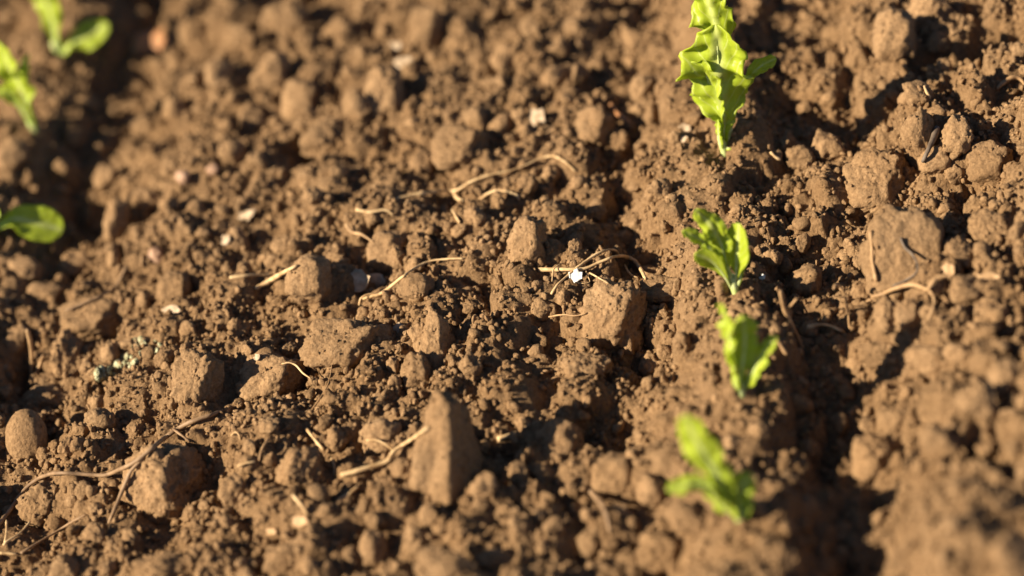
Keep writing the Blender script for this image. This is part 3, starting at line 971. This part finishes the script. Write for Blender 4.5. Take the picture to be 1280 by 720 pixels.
def flake(px, py, w, h, mat, label, cat, name, seed, thick=.0012, curl=.35, lift=.0006):
    """A thin crumpled chip lying against the soil, facing partly the camera."""
    loc, nrm, dist = cast(px, py)
    k = dist / FPX
    KEEP_CLEAR.append((loc.x, loc.y, .4 * (w + h) * .5 * k))
    g = np.random.default_rng(seed)
    n = (nrm * .5 + Vector(CB) * .5 + sun_to * .6).normalized()
    ax = (CR - n * CR.dot(n)).normalized()
    ay = n.cross(ax)
    m = 14
    rings = 6
    V, F = [], []
    outl = [1 + g.uniform(-.28, .22) for _ in range(m)]
    for side in (1, -1):
        for r in range(rings + 1):
            t = r / rings
            for q in range(m):
                an = 2 * math.pi * q / m
                x, y = math.cos(an) * t * outl[q], math.sin(an) * t * outl[q]
                z = curl * (x * x - .4 * y * y) * .5 + .12 * math.sin(x * 5 + seed) * t + .08 * math.sin(y * 7 + seed) * t
                V.append(ax * (x * w * k * .5) + ay * (y * h * k * .5) + n * (z * min(w, h) * k * .5 + side * thick * .5 * (1 - .5 * t)))
    o2 = (rings + 1) * m
    for r in range(rings):
        for q in range(m):
            a, b, c, d = r * m + q, r * m + (q + 1) % m, (r + 1) * m + (q + 1) % m, (r + 1) * m + q
            F.append((a, d, c, b))
            F.append((o2 + a, o2 + b, o2 + c, o2 + d))
    for q in range(m):
        a, b = rings * m + q, rings * m + (q + 1) % m
        F.append((a, o2 + a, o2 + b, b))
    o = link_mesh(name, [tuple(v) for v in V], F, mat, None, True, loc + n * (thick * .5 + lift))
    tag(o, label, cat)
    return o


flake(721, 347, 17, 17, WHITE, 'small bright white flake under the arched dry stalk', 'flake', 'white_flake', 1, .0012, .35, .005)
flake(672, 150, 27, 30, PALE, 'pale pinkish chip stuck upright in far bed soil', 'chip', 'bark_chip', 2, .002)
flake(377, 651, 24, 15, TAN, 'pale triangular flake below the stubby straw piece', 'flake', 'husk_flake', 4)
flake(341, 664, 17, 11, PALE, 'dull yellowish flake near the pale triangular flake', 'flake', 'husk_flake', 5).data.materials[0] = TAN
flake(501, 414, 18, 20, PALE, 'whitish papery flake beside the egg-shaped clod', 'flake', 'husk_flake', 6)
flake(323, 447, 8, 10, PALE, 'tiny white flake on the slanting slab', 'flake', 'white_flake', 7)
flake(448, 353, 34, 30, PALE, 'pale curled papery husk at the start of the long bent straw', 'husk', 'curled_husk', 8, .001, 1.0)
flake(472, 352, 22, 20, PALE, 'smaller pale husk beside the curled papery husk', 'husk', 'curled_husk', 9, .001, .9)
flake(506, 78, 24, 16, PALE, 'blurred pale chip on the far clods', 'chip', 'bark_chip', 10)
flake(495, 58, 20, 12, PALE, 'fainter blurred chip just beyond the pale chip on far clods', 'chip', 'bark_chip', 11)
flake(310, 270, 26, 18, PALE, 'blurred pinkish white flake on the far bed beyond broken straw', 'flake', 'husk_flake', 12)
flake(284, 300, 12, 14, PALE, 'small pale flake between pinkish stone and broken straw', 'flake', 'husk_flake', 13)
flake(216, 388, 24, 12, PALE, 'pale sliver below the small blocky clod', 'flake', 'husk_flake', 14)
flake(1186, 337, 16, 20, TAN, 'grey white flake on soil beside the pale forked root', 'flake', 'husk_flake', 15)
flake(1238, 348, 30, 18, TAN, 'blurred whitish flake on the near flank of rough ridge', 'flake', 'husk_flake', 16)
flake(197, 58, 58, 46, RUST, 'rusty orange dried leaf lying on blurred far soil', 'leaf', 'dried_leaf', 17, .001, .8, .005)
flake(857, 161, 16, 12, PALE, 'pale grain on the ridge flank left behind by the tallest seedling'.replace(' left behind by', ' below'), 'grain', 'pale_grain', 18)
flake(856, 174, 10, 9, PALE, 'smaller pale grain on the ridge flank below another', 'grain', 'pale_grain', 19)
flake(955, 347, 8, 8, WHITE, 'tiny bright grain in the furrow beside round-leaved seedling', 'grain', 'pale_grain', 20)


def stone(px, py, w, h, label, seed):
    p = on_ground(px, py, lift=.003)
    k = px_m(p)
    v, f = clod_shape(4, seed, .05, None, 5.0, 7)
    v = v / np.abs(v).max(axis=0) * np.array([w * k * .5, h * k * .5, min(w, h) * k * .45])
    tag(link_mesh('pebble', v @ CAMF, f, PINK, loc=p), label, 'pebble')


stone(230, 223, 22, 20, 'small round pinkish pebble on the blurred far bed', 801)
stone(267, 213, 19, 17, 'paler small pebble next to the round pinkish pebble', 802)
stone(192, 321, 30, 28, 'larger pinkish stone sunk in soil by faint rootlet', 803)

for li, (px, py, w, lab) in enumerate([(184, 432, 36, 'largest grey-green lichen tuft on crumbs'), (158, 452, 26, 'middle grey-green lichen tuft beside the largest'),
                                        (131, 467, 24, 'lowest grey-green lichen tuft beside the upright knobbly clod')]):
    loc, nrm, dist = cast(px, py)
    k = dist / FPX
    g = np.random.default_rng(60 + li)
    V, F = [], []
    for q in range(26):                                   # little cupped lobes
        a, rr2 = g.uniform(0, 6.28), w * k * .5 * math.sqrt(g.random())
        c = CR * (math.cos(a) * rr2) + CU * (math.sin(a) * rr2 * .6)
        hl, hn, hd = cast(px + c.dot(CR) / k, py - c.dot(CU) / k)
        s = g.uniform(.0012, .0026)
        n = (hn + Vector(g.normal(0, .5, 3))).normalized()
        ax = n.orthogonal().normalized()
        ay = n.cross(ax)
        b0 = len(V)
        ctr = hl - loc + n * s * .4
        V.append(ctr - n * s * .5)
        for t in range(7):
            an = t * 6.283 / 7
            V.append(ctr + (ax * math.cos(an) + ay * math.sin(an)) * s * g.uniform(.7, 1.2) + n * s * .35)
        V.append(ctr + n * s * .05)
        for t in range(7):
            F.append((b0, b0 + 1 + (t + 1) % 7, b0 + 1 + t))
            F.append((b0 + 8, b0 + 1 + t, b0 + 1 + (t + 1) % 7))
    tag(link_mesh('lichen_tuft', [tuple(v) for v in V], F, LICHEN, None, True, loc), lab, 'lichen')


# ------------------------------------------------------------------ loose crumbs: instanced stuff
src = bpy.data.collections.new('crumb_shapes')
for q in range(10):
    v, f = clod_shape(3 if q < 6 else 2, 9000 + q * 11, .9, None, 14.0, 8)
    v = v * np.array([1.0, rng.uniform(.6, 1), rng.uniform(.5, .9)])
    me = bpy.data.meshes.new('crumb_shape')
    me.from_pydata([tuple(map(float, x)) for x in v], [], [tuple(map(int, x)) for x in f])
    me.polygons.foreach_set('use_smooth', np.ones(len(me.polygons), dtype=bool))
    me.materials.append(CLOD if q % 3 else SOIL)
    me.update()
    src.objects.link(bpy.data.objects.new('crumb_%d' % q, me))


def crumb_field(name, label, n, rmin, rmax, power, seed, clump, sink, cling=False):
    g = np.random.default_rng(seed)
    x = g.uniform(fx[0] + .02, fx[-1] - .02, n)
    y = g.uniform(fy[0] + .02, fy[-1] - .02, n)
    r = rmin + (rmax - rmin) * g.random(n) ** power
    u, w = uw(x, y)
    keep = g.random(n) < np.clip(.55 + clump * fbm2(x * 22, y * 22, 2, seed), .06, 1) * (1 - .35 * np.exp(-((u + .022) / .022) ** 2))
    a = np.array(placed)
    for (ax, ay, ar) in a:
        keep &= (x - ax) ** 2 + (y - ay) ** 2 > (ar * .85) ** 2
    x, y, r = x[keep], y[keep], r[keep]
    keep = np.ones(len(x), bool)
    for (ax, ay, ar) in KEEP_CLEAR:
        keep &= (x - ax) ** 2 + (y - ay) ** 2 > (ar * .8 + r * .5) ** 2
    x, y, r = x[keep], y[keep], r[keep]
    z = hsample(x, y) + sink * r
    if cling:
        cp = np.concatenate(CLING)
        x, y, z = np.concatenate([x, cp[:, 0]]), np.concatenate([y, cp[:, 1]]), np.concatenate([z, cp[:, 2]])
        r = np.concatenate([r, .0005 + .0011 * g.random(len(cp)) ** 2])
    me = bpy.data.meshes.new(name)
    me.vertices.add(len(x))
    me.vertices.foreach_set('co', np.stack([x, y, z], -1).astype(np.float32).ravel())
    at = me.attributes.new('size', 'FLOAT', 'POINT')
    at.data.foreach_set('value', r.astype(np.float32))
    at = me.attributes.new('turn', 'FLOAT_VECTOR', 'POINT')
    at.data.foreach_set('vector', g.uniform(0, 6.28, (len(x), 3)).astype(np.float32).ravel())
    at = me.attributes.new('pick', 'INT', 'POINT')
    at.data.foreach_set('value', g.integers(0, 10, len(x)).astype(np.int32))
    me.materials.append(CLOD)
    o = bpy.data.objects.new(name, me)
    COL.objects.link(o)
    o['kind'] = 'stuff'
    tag(o, label, 'soil')
    ng = bpy.data.node_groups.new(name, 'GeometryNodeTree')
    ng.interface.new_socket('Geometry', in_out='INPUT', socket_type='NodeSocketGeometry')
    ng.interface.new_socket('Geometry', in_out='OUTPUT', socket_type='NodeSocketGeometry')
    N, L = ng.nodes, ng.links
    gi, go = N.new('NodeGroupInput'), N.new('NodeGroupOutput')
    ci = N.new('GeometryNodeCollectionInfo')
    ci.inputs['Collection'].default_value = src
    ci.inputs['Separate Children'].default_value = True
    ci.inputs['Reset Children'].default_value = True
    ip = N.new('GeometryNodeInstanceOnPoints')
    ip.inputs['Pick Instance'].default_value = True

    def attr(nm, ty):
        t = N.new('GeometryNodeInputNamedAttribute')
        t.data_type = ty
        t.inputs['Name'].default_value = nm
        return [s for s in t.outputs if s.name == 'Attribute' and s.enabled][0] if True else None
    L.new(gi.outputs[0], ip.inputs['Points'])
    L.new(ci.outputs[0], ip.inputs['Instance'])
    L.new(attr('pick', 'INT'), ip.inputs['Instance Index'])
    er = N.new('FunctionNodeEulerToRotation')
    L.new(attr('turn', 'FLOAT_VECTOR'), er.inputs[0])
    L.new(er.outputs[0], ip.inputs['Rotation'])
    L.new(attr('size', 'FLOAT'), ip.inputs['Scale'])
    L.new(ip.outputs[0], go.inputs[0])
    md = o.modifiers.new('scatter', 'NODES')
    md.node_group = ng
    return o


crumb_field('loose_clods', 'countless pea-sized soil clods scattered over the whole bed', 3600, .0028, .0066, 1.9, 21, .60, .15)
crumb_field('soil_crumbs', 'countless fine crumbs of dry soil covering the whole bed', 105000, .0007, .0027, 1.8, 22, .50, .42, True)

# ------------------------------------------------------------------ lettuce seedlings
def make_leaf(parent, org, base, pts, widths, twist=0.0, ruffle=.18, lobes=5, fold=.12, seed=0, alpha=.8, bend=0.0, k=None, sunny=.58):
    """Leaf from image offsets: pts are pixels of the spine, widths in pixels along it.
    Depth rises towards the camera with height (alpha = 1 grows straight up)."""
    g = np.random.default_rng(seed)
    n = 44
    S = spline(pts, n)
    B = Vector(base)
    bp = project(B)
    Z = []
    for q in S:
        dx, dy = (q[0] - bp[0]) * k, -(q[1] - bp[1]) * k
        upm = dx * -math.sin(ROLL) + dy * math.cos(ROLL)          # height above the base seen against true vertical
        t = len(Z) / (n - 1)
        Z.append(np.array(B + CR * dx + CU * dy + CB * (alpha * math.tan(PITCH) * upm + .004 * min(1, t * 4) + bend * t * t)))
    P = np.array(Z)
    T = np.gradient(P, axis=0)
    T /= np.linalg.norm(T, axis=1)[:, None] + 1e-12
    wt = np.interp(np.linspace(0, 1, n), np.linspace(0, 1, len(widths)), widths) * k
    wt = np.convolve(np.pad(wt, 2, mode='edge'), [.1, .2, .4, .2, .1], 'valid')
    wt[-1] *= .25
    wt[-2] *= .62
    m = 19
    V, UV = [], []
    ph1, ph2, ph3, ph4 = g.uniform(0, 30, 4)
    ss = np.linspace(-1, 1, m)
    tt, sg_ = np.meshgrid(np.linspace(0, 1, n), ss, indexing='ij')
    off = np.where(sg_ < 0, 0.0, 40.0)
    a_s, amp = np.abs(sg_), ruffle / .18

    def wave(x, y=3.7):
        return noise2(x, np.broadcast_to(y, x.shape) + 0.0, 5) * 1.5
    LOB = 1 + amp * a_s * (.22 * wave(tt * lobes * 1.1 + off + ph1) + .12 * wave(tt * lobes * 3.1 + off + ph3))
    ZZ = fold * a_s ** 1.4 + amp * a_s ** 1.8 * (.42 * wave(tt * lobes * 1.2 + off + ph2) + .22 * wave(tt * lobes * 2.9 + off + ph4))
    ZZ = ZZ + .10 * amp * wave(tt * lobes * 1.8, sg_ * 2.2 + ph1)
    for i in range(n):
        rot = Matrix.Rotation(rad(twist), 3, Vector(T[i]))
        face = rot @ (Vector(CB) * (1 - sunny) + sun_to * sunny).normalized()
        sd = np.array(Vector(T[i]).cross(face).normalized()) * -1
        nr = np.cross(sd, T[i])
        nr = nr / (np.linalg.norm(nr) + 1e-12)
        if Vector(nr).dot(face) < 0:
            nr = -nr
        V.extend(P[i] + sd * (ss * wt[i] * .5 * LOB[i])[:, None] + nr * (ZZ[i] * wt[i] * .5)[:, None] - np.array(org))
        UV.extend((i / (n - 1), j / (m - 1)) for j in range(m))
    F = []
    for i in range(n - 1):
        for j in range(m - 1):
            a = i * m + j
            F.append((a, a + 1, a + m + 1, a + m))
    o = link_mesh('leaf', V, F, LEAF, parent)
    uvl = o.data.uv_layers.new(name='UVMap')
    for lp in o.data.loops:
        uvl.data[lp.index].uv = UV[lp.vertex_index]
    sol = o.modifiers.new('thickness', 'SOLIDIFY')
    sol.thickness = .00045
    sol.offset = 0
    # pale fleshy midrib and stalk, on the back of the blade
    R = np.interp(np.linspace(0, 1, n), [0, .3, .8, 1], [2.6, 1.9, .8, .4]) * k
    end = int(n * .86)
    Vt, Ft = tube(P[:end] - np.array(org) - np.array(CB) * (R[:end, None] * .35), R[:end], 8)
    link_mesh('midrib', Vt, Ft, STEM, o)
    return o


def project(p):
    d = Vector(p) - CAM
    z = d.dot(fwd)
    return (640 + d.dot(CR) / z * FPX, 360 - d.dot(CU) / z * FPX)


def seedling(basepx, label, short, leaves, group='lettuce seedlings in the planted row'):
    b = on_ground(*basepx)
    b.z += .002
    k = px_m(b)
    e = empty('lettuce_seedling', b)
    for i, lf in enumerate(leaves):
        make_leaf(e, b, b, k=k, seed=int(basepx[0] * 3 + basepx[1] * 7 + i * 31), **lf)
    top = b + Vector((0, 0, .007))
    Vt, Ft = tube([np.array(b - b) + np.array((0, 0, -.012)), np.array((0, 0, -.003)), np.array((0, 0, .004)), np.array((-.0005, 0, .009))],
                  [.0022, .0024, .0026, .0018], 10)
    link_mesh('stem', Vt, Ft, STEM, e)
    tag(e, label, 'seedling', group)
    MARKS.append((short, Vector(b)))
    return e


seedling((905, 187), 'tallest pale green lettuce seedling with big ruffled leaf and thin side leaf', 'the stem of the tallest seedling', [
    dict(pts=[(905, 186), (903, 160), (901, 140), (895, 105), (890, 72), (886, 42)], widths=[6, 12, 30, 70, 86, 72, 36], ruffle=.24, lobes=6, fold=.14, alpha=.85, twist=10, sunny=.3),
    dict(pts=[(904, 186), (900, 160), (892, 128), (878, 100), (858, 84)], widths=[5, 8, 22, 40, 42, 20], ruffle=.24, lobes=6, fold=.2, alpha=.75, twist=-10),
    dict(pts=[(904, 185), (901, 140), (897, 90), (889, 48), (878, 18), (870, -6)], widths=[5, 6, 10, 34, 58, 56, 32], ruffle=.26, lobes=6, fold=.15, alpha=.7, twist=14, bend=.004),
    dict(pts=[(907, 184), (915, 150), (921, 122), (931, 102), (945, 88), (964, 78)], widths=[3, 3, 3, 4, 13, 20, 12], ruffle=.24, lobes=6, fold=.3, alpha=.75, twist=25),
    dict(pts=[(906, 186), (912, 184), (918, 180), (925, 174)], widths=[4, 8, 13, 8], ruffle=.1, lobes=3, alpha=.9),
    dict(pts=[(903, 187), (899, 176), (896, 164), (895, 152)], widths=[5, 12, 14, 6], ruffle=.16, lobes=4, alpha=1.0, twist=-25),
])
seedling((919, 362), 'lettuce seedling with round light leaf and crinkled dark leaf between two others', 'the stem of the round-leaved seedling', [
    dict(pts=[(917, 360), (909, 338), (900, 312), (887, 288), (864, 264)], widths=[4, 5, 9, 20, 34, 32, 16], ruffle=.30, lobes=6, fold=.15, alpha=.8, twist=35),
    dict(pts=[(920, 360), (919, 342), (918, 326), (918, 304), (918, 281)], widths=[4, 5, 14, 34, 40, 34, 16], ruffle=.04, lobes=3, fold=.06, alpha=.95, twist=-14, sunny=.4),
    dict(pts=[(915, 360), (902, 335), (888, 316), (870, 300), (848, 290)], widths=[3, 3, 5, 12, 16, 10], ruffle=.3, lobes=6, fold=.2, alpha=.95, twist=5),
    dict(pts=[(916, 361), (905, 346), (894, 334), (881, 324), (864, 318)], widths=[3, 4, 14, 26, 25, 12], ruffle=.04, lobes=3, fold=.06, alpha=1.1, twist=-12, sunny=.45),
    dict(pts=[(921, 361), (924, 347), (924, 334), (922, 322)], widths=[3, 5, 10, 5], ruffle=.1, lobes=4, alpha=.8, twist=30),
])
seedling((926, 488), 'lettuce seedling with two upright jagged leaves in a V beside the tan sticks', 'the stem of the V-shaped seedling', [
    dict(pts=[(922, 488), (916, 460), (910, 430), (904, 404), (897, 380)], widths=[5, 12, 22, 28, 26, 18], ruffle=.24, lobes=6, fold=.3, alpha=.8, twist=-28),
    dict(pts=[(930, 487), (938, 468), (948, 448), (957, 433), (967, 420)], widths=[6, 20, 30, 28, 24, 12], ruffle=.2, lobes=5, fold=.25, alpha=.85, twist=-15),
    dict(pts=[(924, 487), (926, 458), (928, 430), (927, 410), (924, 393)], widths=[5, 12, 26, 34, 30, 14], ruffle=.14, lobes=4, fold=.1, alpha=.5, twist=35),
    dict(pts=[(923, 488), (918, 478), (917, 466)], widths=[4, 12, 8], ruffle=.1, lobes=3, alpha=1.1),
])
seedling((926, 652), 'most blurred lettuce seedling with long leaning leaf nearest the dark furrow mouth', 'the stem of the most blurred seedling', [
    dict(pts=[(923, 648), (905, 612), (888, 582), (868, 552), (848, 514)], widths=[6, 16, 34, 42, 44, 40, 22], ruffle=.2, lobes=4, fold=.12, alpha=.75, twist=12),
    dict(pts=[(920, 648), (902, 620), (882, 603), (858, 600), (830, 608)], widths=[4, 8, 16, 24, 26, 12], ruffle=.2, lobes=4, fold=.2, alpha=.9, twist=-10),
    dict(pts=[(924, 648), (922, 625), (924, 605), (938, 592)], widths=[5, 14, 28, 34, 16], ruffle=.2, lobes=4, fold=.2, alpha=.6, twist=20),
    dict(pts=[(922, 649), (908, 636), (893, 622), (880, 606)], widths=[5, 24, 36, 30, 12], ruffle=.12, lobes=3, fold=.1, alpha=1.0, twist=-15),
    dict(pts=[(926, 650), (931, 640), (935, 628), (936, 616)], widths=[5, 16, 18, 8], ruffle=.15, lobes=3, alpha=.8, twist=-20),
])
G2 = 'lettuce seedlings across the bed from the planted ridge'
seedling((43, 163), 'blurred bushy pale lettuce seedling with thick pale stalk', 'the stalk of the bushy blurred seedling', [
    dict(pts=[(43, 162), (41, 140), (35, 115), (24, 88), (14, 60)], widths=[8, 12, 36, 50, 48, 24], ruffle=.2, lobes=4, fold=.15, alpha=.8, twist=-10),
    dict(pts=[(43, 162), (42, 135), (41, 110), (42, 85), (45, 72)], widths=[6, 9, 22, 26, 12], ruffle=.2, lobes=4, fold=.2, alpha=.6, twist=-25),
    dict(pts=[(42, 162), (33, 140), (18, 120), (0, 118)], widths=[5, 7, 22, 14], ruffle=.2, lobes=4, fold=.2, alpha=.7, twist=15),
], G2)
seedling((74, 68), 'blurred lettuce seedling with dark round leaf spreading toward the bed', 'the stalk of the dark round-leaved seedling', [
    dict(pts=[(74, 68), (73, 45), (70, 22), (64, 0), (58, -14)], widths=[8, 9, 26, 40, 36, 16], ruffle=.18, lobes=4, fold=.15, alpha=.8, twist=15),
    dict(pts=[(76, 67), (86, 60), (98, 52), (114, 45), (138, 30)], widths=[5, 7, 14, 36, 38, 16], ruffle=.12, lobes=3, fold=.12, alpha=.5, twist=20),
    dict(pts=[(76, 68), (84, 62), (92, 54)], widths=[5, 14, 10], ruffle=.1, lobes=3, alpha=.9),
], G2)
seedling((-14, 300), 'lettuce seedling with smooth round blurred leaf held out over the furrow', 'the seedling holding a smooth round leaf', [
    dict(pts=[(-14, 300), (2, 284), (20, 274), (44, 278), (66, 284), (79, 288)], widths=[5, 6, 18, 40, 46, 38, 14], ruffle=.05, lobes=3, fold=.10, alpha=.6, twist=0),
    dict(pts=[(-14, 300), (-8, 282), (-2, 266), (0, 248)], widths=[5, 10, 24, 10], ruffle=.1, lobes=3, fold=.15, alpha=.8),
    dict(pts=[(-14, 300), (-24, 270), (-30, 240), (-34, 215)], widths=[5, 16, 34, 14], ruffle=.16, lobes=4, fold=.15, alpha=.8),
], G2)

# ------------------------------------------------------------------ labels of the plain clods: by the landmark they lie nearest to
MARKS += [('the rusty dried leaf', cast(197, 58)[0]), ('the round pinkish pebble', cast(230, 223)[0]), ('the larger pinkish stone', cast(192, 321)[0]),
          ('the pale upright chip on far bed', cast(672, 150)[0]), ('the whitish husk by bent straw', cast(448, 353)[0]), ('the blurred pale chips on far clods', cast(506, 78)[0]),
          ('the blurred whitish ridge flake', cast(1238, 348)[0]), ('the pale triangular flake', cast(377, 651)[0])]
RANK = ['nearest to', 'second nearest to', 'third nearest to', 'fourth nearest to', 'fifth nearest to', 'sixth nearest to', 'seventh nearest to', 'eighth nearest to', 'ninth nearest to',
        'tenth nearest to', 'eleventh nearest to', 'twelfth nearest to', 'thirteenth nearest to', 'fourteenth nearest to',
        'fifteenth nearest to', 'sixteenth nearest to', 'seventeenth nearest to', 'eighteenth nearest to', 'nineteenth nearest to', 'twentieth nearest to']
best = {}
for mi, (phrase, mp) in enumerate(MARKS):
    for big in (0, 1, 2):
        order = sorted((c for c in range(len(PLAIN)) if PLAIN[c][2] == big), key=lambda c: (PLAIN[c][1] - mp).length)
        for r, c in enumerate(order):
            if c not in best or (r, (PLAIN[c][1] - mp).length) < best[c][:2]:
                best[c] = (r, (PLAIN[c][1] - mp).length, phrase)
for c, (o, p, big) in enumerate(PLAIN):
    r, _, phrase = best[c]
    how = RANK[r] if r < len(RANK) else 'in the wider surroundings of'
    tag(o, '%s brown soil clod %s %s' % (SIZES[big], how, phrase), 'soil clod', SIZES[big] + ' ' + ZGRP[zone(p)])
